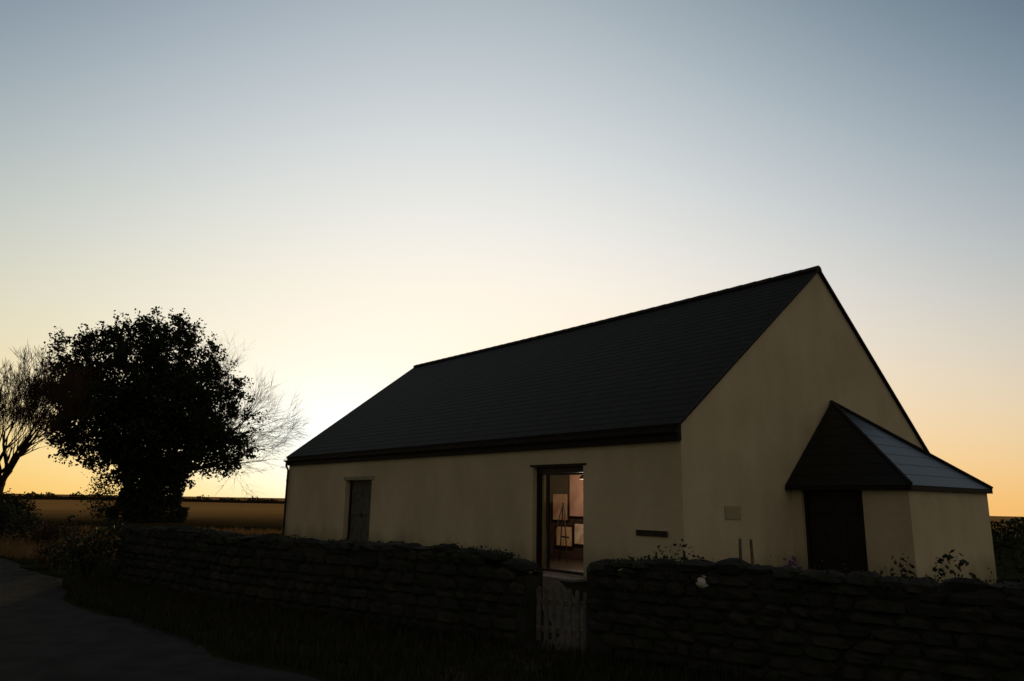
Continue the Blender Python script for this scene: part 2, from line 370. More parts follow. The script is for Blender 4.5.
b = MB(); b.box(fx - .004, fx + .005, 4.02, 4.045, .12, 1.0); b.build('draught_strip', M['pale'], d1)
b = MB(); b.box(-.012, .2, DY0 - .1, DY1 + .1, DZ + .003, DZ + .05); lt = b.build('lintel', M['board'], H)
b = MB(); b.box(-.42, .45, DY0 - .12, DY1 + .12, -.05, .048); b.build('doorstep', M['step'], H, bevel=.012)
# dull boarded doorway further along
f = MB(); sx0 = .16
f.box(sx0, sx0 + .1, SY0, SY0 + .08, .05, SZ); f.box(sx0, sx0 + .1, SY1 - .08, SY1, .05, SZ); f.box(sx0, sx0 + .1, SY0 + .08, SY1 - .08, SZ - .09, SZ)
f.build('door_frame', M['frame'], H, bevel=.005)
for j, (ya, yb) in enumerate(((SY0 + .085, 13.15), (13.16, SY1 - .085))):
    f = MB(); n = 6; w = (yb - ya) / n
    for k in range(n): f.box(sx0 + .05, sx0 + .085, ya + k * w + .003, ya + (k + 1) * w - .003, .07, SZ - .095)
    for z in (.35, 1.15, 1.85): f.box(sx0 + .028, sx0 + .049, ya + .02, yb - .02, z - .06, z + .06)
    d = f.build('boarded_door', M['shutter'], H, bevel=.003)
    hb = MB(); hb.tube([(sx0 + .0, (13.08, 13.23)[j], 1.0), (sx0, (13.08, 13.23)[j], 1.12)], .011, 6); hb.box(sx0 - .002, sx0 + .028, (13.08, 13.23)[j] - .01, (13.08, 13.23)[j] + .01, 1.04, 1.06); hb.build('handle', M['iron'], d)
b = MB(); b.box(-.02, .3, SY0 - .15, SY1 + .15, SZ + .003, SZ + .12); b.build('lintel', M['lintel'], H, bevel=.008)
# porch on the gable
PX0, PX1, PY = 3.70, 7.56, -2.50
b = MB()
t = .3; ph = 2.10; OY0, OY1, OZ = -1.58, -.24, 2.0
grid_wall(b, [PY + t, OY0, OY1, -.003], [-.2, .05, OZ, ph], {(1, 1)}, lambda u, z, d: (PX0 + d, u, z), t)
b.box(PX0, PX1, PY, PY + t, -.2, ph); b.box(PX1 - t, PX1, PY + t, -.003, -.2, ph)
porch = b.build('porch', M['lime'], H)
po = .10; pz = 2.04; ap = V((5.67, -.02, 4.06))
A_ = V((PX0 - .24, -.02, pz)); Bc = V((PX0 - po, PY - po, pz)); Cc = V((PX1 + .06, PY - po, pz)); D_ = V((PX1 + .06, -.02, pz))
b = MB()
def tri_courses(p0, p1, top, n=9):
    nr = (p1 - p0).cross(top - p0).normalized()
    if nr.z < 0: nr = -nr
    vs, fs, uvs = [], [], []; ux = (p1 - p0).normalized()
    for k in range(n):
        t0, t1 = k / n, (k + 1) / n
        q = [p0.lerp(top, t0) + nr * .007, p1.lerp(top, t0) + nr * .007, p1.lerp(top, t1) + nr * .003, p0.lerp(top, t1) + nr * .003]
        fs.append(tuple(range(len(vs), len(vs) + 4))); vs += q; uvs += [((w - p0).dot(ux), k * .22 + (0 if j < 2 else .22)) for j, w in enumerate(q)]
        q = [p0.lerp(top, t0), p1.lerp(top, t0), p1.lerp(top, t0) + nr * .007, p0.lerp(top, t0) + nr * .007]
        fs.append(tuple(range(len(vs), len(vs) + 4))); vs += q; uvs += [((w - p0).dot(ux), k * .22 + .01) for w in q]
    return vs, fs, uvs
vs, fs, uvs = [], [], []
for p0, p1 in ((A_, Bc), (Bc, Cc), (Cc, D_)):
    a_, b_, c_ = tri_courses(p0, p1, ap); o_ = len(vs); vs += a_; fs += [tuple(i + o_ for i in q) for q in b_]; uvs += c_
me = bpy.data.meshes.new('porch_roof'); me.from_pydata([tuple(v) for v in vs], [], fs); uv = me.uv_layers.new(name='UVMap')
for i, u in enumerate(uvs): uv.data[i].uv = u
M['slate2'] = M['slate'].copy(); M['slate2'].name = 'smooth_slate'; M['slate2'].node_tree.nodes['Principled BSDF'].inputs['Roughness'].default_value = .40; M['slate2'].node_tree.nodes['Principled BSDF'].inputs['Specular IOR Level'].default_value = .24
for nd in M['slate2'].node_tree.nodes:
    if nd.type == 'TEX_BRICK': nd.inputs['Color1'].default_value = (.0050, .0048, .0045, 1); nd.inputs['Color2'].default_value = (.0085, .0080, .0072, 1); nd.inputs['Mortar'].default_value = (.003, .003, .003, 1)
    if nd.type == 'MIX_RGB': nd.inputs['Color2'].default_value = (.010, .010, .006, 1)
me.materials.append(M['slate2']); pr = bpy.data.objects.new('porch_roof', me); C.objects.link(pr); pr.parent = porch
b = MB()                                   # boards under the eaves, hips
for p0, p1 in ((A_, Bc), (Bc, Cc), (Cc, D_)):
    dn = V((0, 0, -.09)); mid_ = (p0 + p1) / 2; inn = (V((5.67, -1.2, pz)) - mid_); inn.z = 0; inn = inn.normalized() * .03
    b.prism([p0 + inn * .1, p1 + inn * .1, p1 + inn, p0 + inn], dn)
b.build('eaves_board', M['board'], porch)
b = MB(); b.tube([Bc + V((0, 0, .03)), ap + V((0, 0, .03))], .035, 6); b.tube([Cc + V((0, 0, .03)), ap + V((0, 0, .03))], .035, 6); b.build('hip_tiles', M['ridge'], porch)
b = MB(); b.box(PX0 + .001, PX1 - .001, PY + .005, -.006, ph + .002, ph + .02); b.build('porch_ceiling', M['board'], porch)
b = MB()                                   # porch door set back inside, with boards
for k in range(9):
    y0 = OY0 + .06 + k * (OY1 - OY0 - .12) / 9; b.box(PX0 + .16, PX0 + .19, y0 + .003, y0 + (OY1 - OY0 - .12) / 9 - .003, .06, OZ - .07)
b.box(PX0 + .13, PX0 + .158, OY0 + .08, OY1 - .08, .3, .42); b.box(PX0 + .13, PX0 + .158, OY0 + .08, OY1 - .08, 1.5, 1.62)
pd = b.build('door', M['frame'], porch)
b = MB(); b.box(PX0 + .1, PX0 + .22, OY0, OY0 + .06, .05, OZ); b.box(PX0 + .1, PX0 + .22, OY1 - .06, OY1, .05, OZ); b.box(PX0 + .1, PX0 + .22, OY0 + .06, OY1 - .06, OZ - .065, OZ); b.build('door_frame', M['frame'], porch)
b = MB(); b.box(PX0 - .35, PX0 + .2, OY0 - .1, OY1 + .05, -.05, .049); b.build('doorstep', M['step'], porch, bevel=.012)

# things fixed to or standing by the hall
nb = empty('name_board', loc(0, .77, 1.05), YAW, 'narrow dark brown board fixed low on the long wall near the gable corner', 'sign')
b = MB(); b.box(-.035, -.006, -.39, .39, -.055, .055); b.build('board', M['frame'], nb, bevel=.004)
for y in (-.3, .3): b = MB(); b.box(-.043, -.036, y - .02, y + .02, -.03, .03); b.build('bracket', M['iron'], nb)
tb = MB(); tb.box(-.26, .26, -.02, -.004, -.13, .13); pq = tb.build('wall_plaque', M['plaque'], bevel=.006)
pq.location = loc(1.54, 0, 1.46); pq.rotation_euler = (0, 0, YAW); tag(pq, 'small faint cream plaque on the gable wall between corner and porch', 'plaque')
# furniture standing in the room
PIC = ((6.10, 6.94, 1.22, 2.40, 'tall pinkish plain canvas on the inner wall, seen high up through the glazed door', (.52, .28, .20), (.62, .38, .30)),
       (7.02, 7.66, 1.10, 1.84, 'small square russet canvas on the inner wall, left of the tall pinkish one', (.50, .26, .16), (.66, .46, .34)),
       (6.14, 6.74, .46, 1.02, 'pale cream canvas on the inner wall under the tall pinkish one', (.85, .72, .56), (.62, .44, .30)),
       (6.84, 7.50, .38, .92, 'small ochre canvas on the inner wall under the square russet one', (.74, .54, .32), (.58, .40, .24)))
for k, (ya, yb, za, zb, lab, c1, c2) in enumerate(PIC):
    p = empty('painting', loc(3.60, (ya + yb) / 2, (za + zb) / 2), YAW, lab, 'painting', 'canvases on the inner wall')
    w, h = (yb - ya) / 2, (zb - za) / 2
    b = MB(); b.box(-.03, .015, -w, w, -h, h); b.build('canvas', mat('canvas', c1, c2, scale=2.2 + k, rough=.9, spec=.05), p)
    b = MB(); b.box(-.045, .017, -w - .03, -w - .001, -h - .03, h + .03); b.box(-.045, .017, w + .001, w + .03, -h - .03, h + .03); b.box(-.045, .017, -w - .001, w + .001, h + .001, h + .03); b.box(-.045, .017, -w - .001, w + .001, -h - .03, -h - .001); b.build('picture_frame', M['frame'], p)
es = empty('easel', loc(2.6, 6.15, .045), YAW + 1.2, 'dark wooden easel standing in the lit room behind the glazed door', 'easel')
for p0, p1 in (((-.28, 0, 0), (-.03, 0, 1.55)), ((.28, 0, 0), (.03, 0, 1.55)), ((0, .45, 0), (0, .02, 1.5))): b = MB(); b.tube([p0, p1], .017, 6); b.build('leg', M['frame'], es)
b = MB(); b.box(-.27, .27, -.06, -.02, .62, .66); b.build('shelf', M['frame'], es)
lp_ = empty('pendant_lamp', loc(2.35, 5.1, 2.2), YAW, 'small lit pendant lamp hanging in the room behind the glazed door', 'lamp')
b = MB(); b.tube([(0, 0, .06), (0, 0, .52)], .006, 5); b.build('flex', M['iron'], lp_)
b = MB(); b.tube([(0, 0, .16), (0, 0, .10), (0, 0, .0)], [.03, .07, .13], 16, cap=False); b.build('lamp_shade', M['frame'], lp_)
bm = bmesh.new(); bmesh.ops.create_uvsphere(bm, u_segments=12, v_segments=8, radius=.03); me = bpy.data.meshes.new('bulb'); bm.to_mesh(me); bm.free()
me.materials.append(mat('lit_bulb', (1, .8, .5))); bb = bpy.data.objects.new('bulb', me); C.objects.link(bb); bb.parent = lp_; bb.location = (0, 0, .05)
pb = me.materials[0].node_tree.nodes['Principled BSDF']; pb.inputs['Emission Color'].default_value = (1, .55, .25, 1); pb.inputs['Emission Strength'].default_value = 3
ld = bpy.data.lights.new('room_light', 'POINT'); ld.energy = 80; ld.color = (1, .80, .64); ld.shadow_soft_size = .05
lo = bpy.data.objects.new('room_light', ld); C.objects.link(lo); lo.location = loc(2.35, 5.1, 2.1)

# ------------------------------------------------------------------ the field-stone boundary wall
def stone_wall(name, path, h_of, label, t=.42):
    """random rubble wall: individual stones over a solid core; path(s) -> point, n"""
    b = MB(); rnd = random.Random(len(path) * 7 + int(path[0][0] * 10))
    pts = [V((p[0], p[1], 0)) for p in path]; L = [0]
    for i in range(1, len(pts)): L.append(L[-1] + (pts[i] - pts[i - 1]).length)
    def at(s):
        s = min(max(s, 0), L[-1] - 1e-6); i = max(k for k in range(len(L) - 1) if L[k] <= s)
        d = (pts[i + 1] - pts[i]).normalized(); return pts[i] + d * (s - L[i]), d, V((d.y, -d.x, 0))
    s = 0                                    # core
    while s < L[-1]:
        s2 = min(s + .6, L[-1]); p, d, n = at(s); p2, d2, n2 = at(s2); h = min(h_of(s), h_of(s2)) + .01; k = t / 2 - .05; p = p + V((0, 0, gz(*p[:2]) - .1)); p2 = p2 + V((0, 0, gz(*p2[:2]) - .1))
        b.prism([p - n * k, p + n * k, p + n * k * .85 + V((0, 0, h + .1)), p - n * k * .85 + V((0, 0, h + .1))], p2 - p); s = s2
    def rock(c, sx, sy, sz, d, n):
        i = len(b.v); R = []
        for z, sc in ((-1, .62), (-.55, 1), (.45, 1), (1, .55)):
            for kx, ky in ((-1, -.55), (-.55, -1), (.55, -1), (1, -.55), (1, .55), (.55, 1), (-.55, 1), (-1, .55)):
                j = 1 + rnd.uniform(-.22, .16)
                R.append(c + d * (kx * sx * sc * j) + n * (ky * sy * sc * j) + V((0, 0, z * sz * (1 + rnd.uniform(-.3, .25)))))
        b.v += [tuple(q) for q in R]
        for lv in range(3):
            for k in range(8): k2 = (k + 1) % 8; b.f.append((i + lv * 8 + k, i + lv * 8 + k2, i + lv * 8 + 8 + k2, i + lv * 8 + 8 + k))
        b.f.append(tuple(i + k for k in range(8))[::-1]); b.f.append(tuple(i + 24 + k for k in range(8)))
    for side in (-1, 1):
        z = .02; 
        while z < 1.1:
            ch = rnd.uniform(.09, .17); s = rnd.uniform(0, .2)
            while s < L[-1]:
                w = rnd.uniform(.14, .42); p, d, n = at(s + w / 2); h = h_of(s + w / 2)
                if z + ch < h + .02:
                    c = p + n * side * (t / 2 - .075 - z * .03 + rnd.uniform(-.015, .02)) + V((0, 0, z + ch / 2 + gz(*p[:2])))
                    rock(c, w / 2 * .97, .085, ch / 2 * .97, d, n)
                s += w
            z += ch
    s = 0                                    # rough coping
    while s < L[-1]:
        w = rnd.uniform(.10, .42); p, d, n = at(min(s + w / 2, L[-1] - .01)); h = h_of(s + w / 2)
        rock(p + V((0, 0, h + rnd.uniform(-.02, .03) + gz(*p[:2]))), w / 2, t / 2 * rnd.uniform(.75, 1.03), rnd.uniform(.035, .075), d, n); s += w * .98
    root = empty(name, (0, 0, 0), 0, label, 'wall')
    b.build('stonework', M['stone'], root, recalc=True)
    ib = MB(); s = 0
    for _ in range(int(L[-1] * 420)):         # ivy and moss creeping over the coping
        s = rnd.uniform(0, L[-1]); cov = noise.noise(V((s * .8, 7, 1))) + .5 * noise.noise(V((s * 2.9, 2, 1)))
        if cov < rnd.uniform(-.45, .35): continue
        p, d, n = at(s); h = h_of(s); drop = abs(rnd.gauss(0, .16)) * (1 + cov); u = rnd.uniform(-1, 1)
        if rnd.random() < .45: q = p + n * u * t * .5 + V((0, 0, h + rnd.uniform(.0, .09)))
        else: q = p + n * (t / 2 + rnd.uniform(-.03, .05)) * (1 if rnd.random() < .85 else -1) + V((0, 0, h + .02 - drop * 1.6))
        if q.z > .03: leaf_quad(ib, q, rnd.uniform(.012, .026), rnd)
    ib.build('ivy', M['ivy'], root, recalc=False); return root
wn_ = lambda s: .06 * noise.noise(V((s * .45, 3.1, 0))) + .03 * noise.noise(V((s * 1.7, 9, 0)))
lp = [wl(0.02), wl(3.0), wl(5.5, 0), V((-5.8, 13.75, 0)), V((-7.2, 14.9, 0)), V((-8.3, 16.8, 0)), V((-8.9, 19.0, 0))]
lh = lambda s: .97 + wn_(s) - .22 * math.exp(-s / .22) - .16 * max(0, s - 8.5) / 4
stone_wall('stone_wall', lp, lh, 'long mossy rubble stone wall between lane and hall, left of the pale gate')
rp = [wl(-.78), wl(-3.0), wl(-5.5), wl(-9.0), wl(-13)]
rh = lambda s: .97 + wn_(s + 40) - .10 * math.exp(-s / .3)
stone_wall('stone_wall', rp, rh, 'rubble stone wall right of the pale gate, in front of the gable and porch')

# gate
ga = math.atan2(wd.y, wd.x)
gt = empty('garden_gate', wl(-.76, 0), ga, 'low pale picket gate between the two stone walls', 'gate')
gw = .74
for k in range(7):
    x = .06 + k * (gw - .12) / 6; b = MB(); h = .66
    b.prism([V((x - .026, .012, .06)), V((x + .026, .012, .06)), V((x + .026, .012, h - .03)), V((x, .012, h)), V((x - .026, .012, h - .03))], (0, .018, 0)); b.build('picket', M['pale'], gt)
for z in (.16, .46): b = MB(); b.box(.02, gw - .02, -.018, .010, z, z + .06); b.build('rail', M['pale'], gt)
b = MB(); b.box(gw - .07, gw - .02, -.05, -.02, .44, .47); b.build('latch', M['iron'], gt)
for s, nm in ((-.70, 'right'), (.10, 'left')):
    b = MB(); p = wl(s, -.22); b.box(-.05, .05, -.05, .05, -.1, .78); b.prism([V((-.05, -.05, .78)), V((.05, -.05, .78)), V((.05, .05, .78)), V((-.05, .05, .78))], (0, 0, .02))
    o = b.build('gate_post', M['bark'], bevel=.006); o.location = p; o.rotation_euler = (0, 0, ga)
    tag(o, 'dark square timber post on the %s side of the pale gate' % nm, 'post')

# two silvered garden posts before the gable
for X, Y, h, lean, lab in ((.93, -.55, 1.0, .03, 'pale thin timber post before the gable wall, the one nearer the long wall'), (1.42, -.5, .97, -.04, 'pale thin timber post before the gable wall, the one nearer the porch')):
    b = MB(); b.tube([(0, 0, -.1), (lean * .5, 0, .5), (lean, 0, h)], [.032, .03, .026], 8); o = b.build('timber_post', M['post'])
    o.location = loc(X, Y); o.rotation_euler = (0, 0, YAW); tag(o, lab, 'post', 'timber posts before the gable')
b = MB(); rr = random.Random(3)
bm = bmesh.new(); bmesh.ops.create_icosphere(bm, subdivisions=2, radius=.075)
for v in bm.verts: v.co = V((v.co.x * 1.1, v.co.y * .9, v.co.z * .85)) * (1 + .12 * noise.noise(v.co * 18))
me = bpy.data.meshes.new('painted_stone'); bm.to_mesh(me); bm.free(); me.materials.append(M['pebble']); ps = bpy.data.objects.new('painted_stone', me); C.objects.link(ps)
pp = wl(-2.12, .14); ps.location = (pp.x, pp.y, .86); tag(ps, 'small pale round stone set in the top of the wall right of the gate', 'stone')

# ------------------------------------------------------------------ plants
def shrub(loc_, rx, ry, rz, label, m='shrub', n=900, s=.035, name='shrub', stems=6, cat='shrub', group=None, spikes=0, seed=1):
    rnd = random.Random(seed); o = empty(name, loc_, 0, label, cat, group); b = MB()
    lumps = [(V((rnd.uniform(-.6, .6) * rx, rnd.uniform(-.6, .6) * ry, rnd.uniform(.3, .75) * rz)), rnd.uniform(.3, .5)) for _ in range(9)] + [(V((0, 0, rz * .45)), .55)]
    for _ in range(n):
        c, k = rnd.choice(lumps); d = V((rnd.gauss(0, 1), rnd.gauss(0, 1), rnd.gauss(0, 1))).normalized() * rnd.random() ** .4
        p = c + V((d.x * rx * k, d.y * ry * k, d.z * rz * k))
        if p.z > 0: leaf_quad(b, p, s * rnd.uniform(.6, 1.5), rnd)
    for _ in range(spikes):
        p = V((rnd.uniform(-.8, .8) * rx, rnd.uniform(-.8, .8) * ry, rz * rnd.uniform(.5, .8))); hh = rz * rnd.uniform(.2, .5)
        for q in range(9): leaf_quad(b, p + V((rnd.uniform(-.02, .02), rnd.uniform(-.02, .02), hh * q / 8)), s * .6, rnd, .4)
    b.build('leaves', M[m], o, recalc=False)
    b = MB()
    for k in range(stems):
        a = rnd.uniform(0, 6.28); e = V((math.cos(a) * rx * .5, math.sin(a) * ry * .5, rz * .65)); b.tube([(0, 0, -.05), e * .5 + V((0, 0, .05)), e], [.02 * rz + .005, .012 * rz + .003, .004], 5)
    b.build('stem', M['bark'], o)
    return o

def tufts(name, spots, m, h, n_blades, label=None, seed=5, cat=None):
    """rough grass: crossed blades; one object of 'stuff'"""
    rnd = random.Random(seed); b = MB()
    for (x, y) in spots:
        z = gz(x, y); hh = h * rnd.uniform(.5, 1.3)
        for _ in range(n_blades):
            a = rnd.uniform(0, 6.28); ox, oy = rnd.gauss(0, .05), rnd.gauss(0, .05); ln = rnd.uniform(.1, .5) * hh; w = .004 + hh * .012
            p0 = V((x + ox, y + oy, z - .01)); p2 = p0 + V((math.cos(a) * ln, math.sin(a) * ln, hh * rnd.uniform(.6, 1.1))); p1 = p0.lerp(p2, .55) + V((0, 0, hh * .15)); sd = V((-math.sin(a), math.cos(a), 0)) * w
            i = len(b.v); b.v += [tuple(p0 - sd), tuple(p0 + sd), tuple(p1 + sd * .8), tuple(p1 - sd * .8), tuple(p2)]; b.f += [(i, i + 1, i + 2, i + 3), (i + 3, i + 2, i + 4)]
    o = b.build(name, M[m], recalc=False); return tag(o, label, cat, kind='stuff')

def grow(b, p, d, ln, r, lvl, rnd, twigs, up=.12, maxl=5, spread=.75, wob=.16, trunk_l=0, tips=None, envelope=None, kids=(2, 4)):
    n = max(3, int(ln / .5)) if lvl < 2 else 3
    pts = [p]; rad = [r]; q = p; dd = d.copy(); br = []
    for i in range(n):
        dd = (dd + V((rnd.gauss(0, wob), rnd.gauss(0, wob), rnd.gauss(0, wob * .7) + up * .3))).normalized()
        q = q + dd * (ln / n)
        if envelope and lvl >= 1 and not envelope(q): q = pts[-1] + dd * (ln / n) * .3
        pts.append(q); rad.append(r * (1 - .55 * (i + 1) / n)); br.append((q, dd.copy(), rad[-1]))
    (b if lvl <= 1 else twigs).tube(pts, rad, 8 if lvl == 0 else (6 if lvl == 1 else (4 if lvl == 2 else 3)), cap=lvl < 2)
    if tips is not None and lvl >= maxl - 2: tips.append(q)
    if lvl >= maxl: return
    nk = rnd.randint(*kids) + (2 if lvl == 0 else 0)
    for k in range(nk):
        t = rnd.uniform(.35, 1) if k else 1; j = min(n - 1, max(trunk_l if lvl == 0 else 0, int(t * n) - 0 if t < 1 else n - 1))
        q0, dq, rq = br[j]
        ax = dq.orthogonal().normalized(); a = rnd.uniform(0, 6.28); ax = ax * math.cos(a) + dq.cross(ax) * math.sin(a)
        sp = spread * rnd.uniform(.45, 1.25); nd = (dq * math.cos(sp) + ax * math.sin(sp) + V((0, 0, up))).normalized()
        grow(b, q0, nd, ln * rnd.uniform(.58, .82), max(.008, rq * rnd.uniform(.55, .8)), lvl + 1, rnd, twigs, up, maxl, spread, wob, trunk_l, tips, envelope, kids)

# big round evergreen
def evergreen(loc_):
    o = empty('evergreen_tree', loc_, 0, 'big dense round dark evergreen tree with thick ivy clad trunk beside the field', 'tree')
    rnd = random.Random(21); tb = MB(); tw = MB()
    lobes = [((-.0, 0, 9.3), 3.9), ((-3.0, .6, 9.2), 3.2), ((-4.5, -.3, 8.4), 2.2), ((-5.1, 0, 10.3), 1.75), ((2.2, .3, 8.0), 3.1), ((4.5, -.2, 6.5), 2.0), ((-2.9, 0, 6.2), 2.9), ((.2, .4, 6.2), 3.4),
             ((3.2, .2, 4.4), 2.3), ((4.6, .2, 4.3), 1.5), ((.3, 0, 4.4), 2.6), ((-1.8, 0, 4.6), 2.2), ((.4, -.4, 11.4), 1.9), ((-1.9, .2, 11.2), 1.8), ((1.4, .2, 10.8), 1.8), ((-4.2, 0, 5.8), 1.8), ((-4.4, .5, 7.2), 2.6), ((0, -2.2, 7.6), 3.2), ((0, 2.4, 7.6), 3.2)]
    grow(tb, V((0, 0, -.2)), V((0, 0, 1)), 5.2, .75, 0, rnd, tw, up=.2, maxl=3, spread=.7, trunk_l=5)
    for k in range(5):
        a = k * 1.26 + .3; tb.tube([(math.cos(a) * 1.0, math.sin(a) * .9, -.15), (math.cos(a) * .55, math.sin(a) * .55, .5), (math.cos(a) * .3, math.sin(a) * .3, 1.4)], [.22, .26, .2], 6)
    tr = tb.build('trunk', M['bark'], o, smooth=True)
    tw.build('branches', M['bark'], o, recalc=False)
    lb = MB(); clumps = []
    wts = [r ** 2.1 for _, r in lobes]
    for _ in range(2300):
        c, r = rnd.choices(lobes, wts)[0]; d = V((rnd.gauss(0, 1), rnd.gauss(0, 1), rnd.gauss(0, 1))).normalized()
        rr = r * (rnd.uniform(.45, 1.0) ** .5) * (1 + .10 * noise.noise(d * 2.2 + V(c)))
        p = V(c) + d * rr
        if p.z < 2.35 + (.32 * (-p.x - 1.5) if p.x < -1.5 else 0): continue
        if noise.noise(p * .55) < -.27 and d.length * rr > r * .72: continue
        clumps.append((p, rnd.uniform(.25, .72)))
    for p, k in clumps:
        for _ in range(36):
            q = p + V((rnd.gauss(0, 1), rnd.gauss(0, 1), rnd.gauss(0, .8))) * k * .5; leaf_quad(lb, q, rnd.uniform(.07, .15), rnd)
    # sprays that stick out of the outline
    for _ in range(420):
        c, r = rnd.choice(lobes); d = V((rnd.gauss(0, 1), rnd.gauss(0, .6), rnd.gauss(.3, 1))).normalized(); p = V(c) + d * r * 1.0
        if p.z < 4: continue
        for k in range(16): leaf_quad(lb, p + d * (k * .045) + V((rnd.gauss(0, .09), rnd.gauss(0, .09), rnd.gauss(0, .09))), rnd.uniform(.06, .12), rnd)
    lb.build('crown', M['ivy'], o, recalc=False)
    ib = MB()                                # ivy round the trunk, spreading at the foot
    for _ in range(14000):
        z = rnd.uniform(-.05, 4.4); a = rnd.uniform(0, 6.28); R = 1.85 + .35 * noise.noise(V((math.cos(a) * 1.5, math.sin(a) * 1.5, z * .7))) + (.5 if z < .9 else 0) + .22 * max(0, z - 3); R *= rnd.uniform(.75, 1.0)
        leaf_quad(ib, V((math.cos(a) * R + .55, math.sin(a) * R * .8, z)), rnd.uniform(.06, .13), rnd)
    for _ in range(1500):                    # looser shoots on the left flank
        p = V((-2.3 + rnd.gauss(0, .45), rnd.gauss(0, .5), rnd.uniform(.2, 3.0))); leaf_quad(ib, p, rnd.uniform(.05, .10), rnd)
    ib.build('ivy', M['ivy'], o, recalc=False)
    return o
evergreen((-22.25, 46.0, gz(-22.25, 46))).scale = (.99, 1, .955)

def bare_tree(loc_, ln, r, label, seed, maxl=6, up=.1, spread=.7, trunks=((0, 0, 1),), kids=(2, 4), extra=(), sc_=1):
    o = empty('bare_tree', loc_, 0, label, 'tree'); rnd = random.Random(seed); tb = MB(); tw = MB()
    for d in trunks: grow(tb, V((0, 0, -.1)) + V((d[0] * .3, 0, 0)), V(d).normalized(), ln, r, 0, rnd, tw, up, maxl, spread, trunk_l=int(ln * .8), kids=kids)
    for st, d, l_, rr in extra: grow(tb, V(st), V(d).normalized(), l_, rr, 1, rnd, tw, up * .3, maxl, spread, wob=.1, kids=kids)
    tb.build('trunk', M['bark'], o, smooth=True, recalc=False); tw.build('twigs', M['twig'], o, recalc=False); o.scale = (sc_,) * 3
    return o
bare_tree((-23.3, 51.0, gz(-23.3, 51)), 4.2, .40, 'leafless tree with fine brown twigs behind the right side of the big evergreen', 11, maxl=5, trunks=((.06, 0, 1),), spread=.60, kids=(4, 6), sc_=.76,
          extra=(((.8, 0, 3.8), (1, -.1, .38), 5.0, .22), ((1.0, 0, 4.6), (1, .1, .66), 5.0, .22), ((.7, 0, 3.0), (1, 0, .42), 3.6, .10), ((1.3, .3, 5.0), (.8, .1, 1), 4.6, .22)))
bare_tree((-26.0, 38.0, gz(-26.0, 38)), 2.5, .24, 'leafless tree with forking stems at the left edge of the picture', 8, trunks=((-.22, 0, 1), (.10, .1, 1), (-.05, -.15, 1)), spread=.48, up=.22, kids=(3, 4), sc_=1.2,
          extra=(((.15, 0, 2.0), (.8, 0, .9), 1.7, .08),))

# shrubs and rough ground by the lane on the left
shrub((-16.6, 24.6, 0), 1.4, 1.0, 1.3, 'big dark thicket at the left edge beyond the bend of the lane', 'shrub', 4200, .05, seed=12)
shrub((-13.9, 23.4, 0), .7, .6, .8, 'small brown scrubby bush right of the dark thicket by the lane bend', 'scrub', 1500, .035, seed=13)
shrub((-24.3, 36.6, 0), 1.7, 1.2, 1.7, 'dark tangled bush at the foot of the leafless tree by the left edge', 'shrub', 2200, .06, seed=2)
shrub((-27.2, 38.4, 0), 1.9, 1.2, 1.5, 'low dark bush left of the leafless tree, cut by the edge of the picture', 'shrub', 1800, .06, seed=22)
shrub((-14.6, 28.3, 0), .55, .5, .75, 'small dark bush out in the field just left of the hall corner', 'shrub', 500, .04, seed=3)
shrub((-8.1, 14.9, .0), .7, .55, 1.05, 'ragged ivy bush swallowing the far left end of the stone wall', 'shrub', 1600, .035, seed=4)
shrub((-9.9, 16.9, .0), .5, .45, .62, 'small ragged bush on the lane edge past the end of the stone wall', 'scrub', 700, .03, seed=14)
# garden plants between the wall and the gable
for k, (s, off, rx, hz, lab, mm, sp) in enumerate((
        (-1.25, -.75, .5, .99, 'leafy dark garden plant behind the wall just right of the gate', 'shrub', 4),
        (-2.9, -.7, .45, 1.02, 'flowering garden plant behind the wall near the pale stone', 'flower', 6),
        (-4.1, -.7, .45, 1.04, 'tall ragged garden plant behind the wall in front of the porch doorway', 'shrub', 10),
        (-4.9, -.8, .5, 1.0, 'bushy garden plant behind the wall in front of the white porch wall', 'shrub', 6),
        (-6.1, -.7, .55, .98, 'low garden plant behind the wall below the right porch corner', 'scrub', 4))):
    p = wl(s, off); shrub((p.x, p.y, 0), rx, rx * .7, hz, lab, mm, 2600, .028, name='garden_plant', cat='plant', group='plants along the garden wall', spikes=sp, seed=30 + k)

# hedges far off
def hedge(name, a, c, h, w, label, n, seed, m='shrub', s=.09, vary=.35):
    rnd = random.Random(seed); b = MB(); a, c = V((*a, 0)), V((*c, 0)); d = c - a; nn = V((-d.y, d.x, 0)).normalized()
    for _ in range(n):
        t = rnd.random(); p = a + d * t; hh = h * (1 + vary * noise.noise(V((t * d.length * .35 / max(h, .5), seed, 0))) + .5 * vary * noise.noise(V((t * d.length * 1.4, seed + 5, 0))))
        z = hh * rnd.random() ** .7; leaf_quad(b, p + nn * rnd.uniform(-w, w) * (1 - .4 * z / hh) + V((0, 0, z + gz(p.x, p.y))), s * rnd.uniform(.6, 1.5), rnd)
    k = MB(); N_ = 24
    for i in range(N_):
        p = a + d * (i / N_); q = a + d * ((i + 1) / N_); hh = h * .72
        b.prism([p - nn * w * .5 + V((0, 0, gz(p.x, p.y) - .1)), p + nn * w * .5 + V((0, 0, gz(p.x, p.y) - .1)), p + nn * w * .3 + V((0, 0, hh + gz(p.x, p.y))), p - nn * w * .3 + V((0, 0, hh + gz(p.x, p.y)))], q - p)
    o = b.build(name, M[m], recalc=False); return tag(o, label, 'hedge')
hedge('hedge', (11.2, 18.2), (24, 25), 1.30, .45, 'dark clipped hedge running off behind the porch at the right edge', 9000, 3, s=.05, vary=.28)
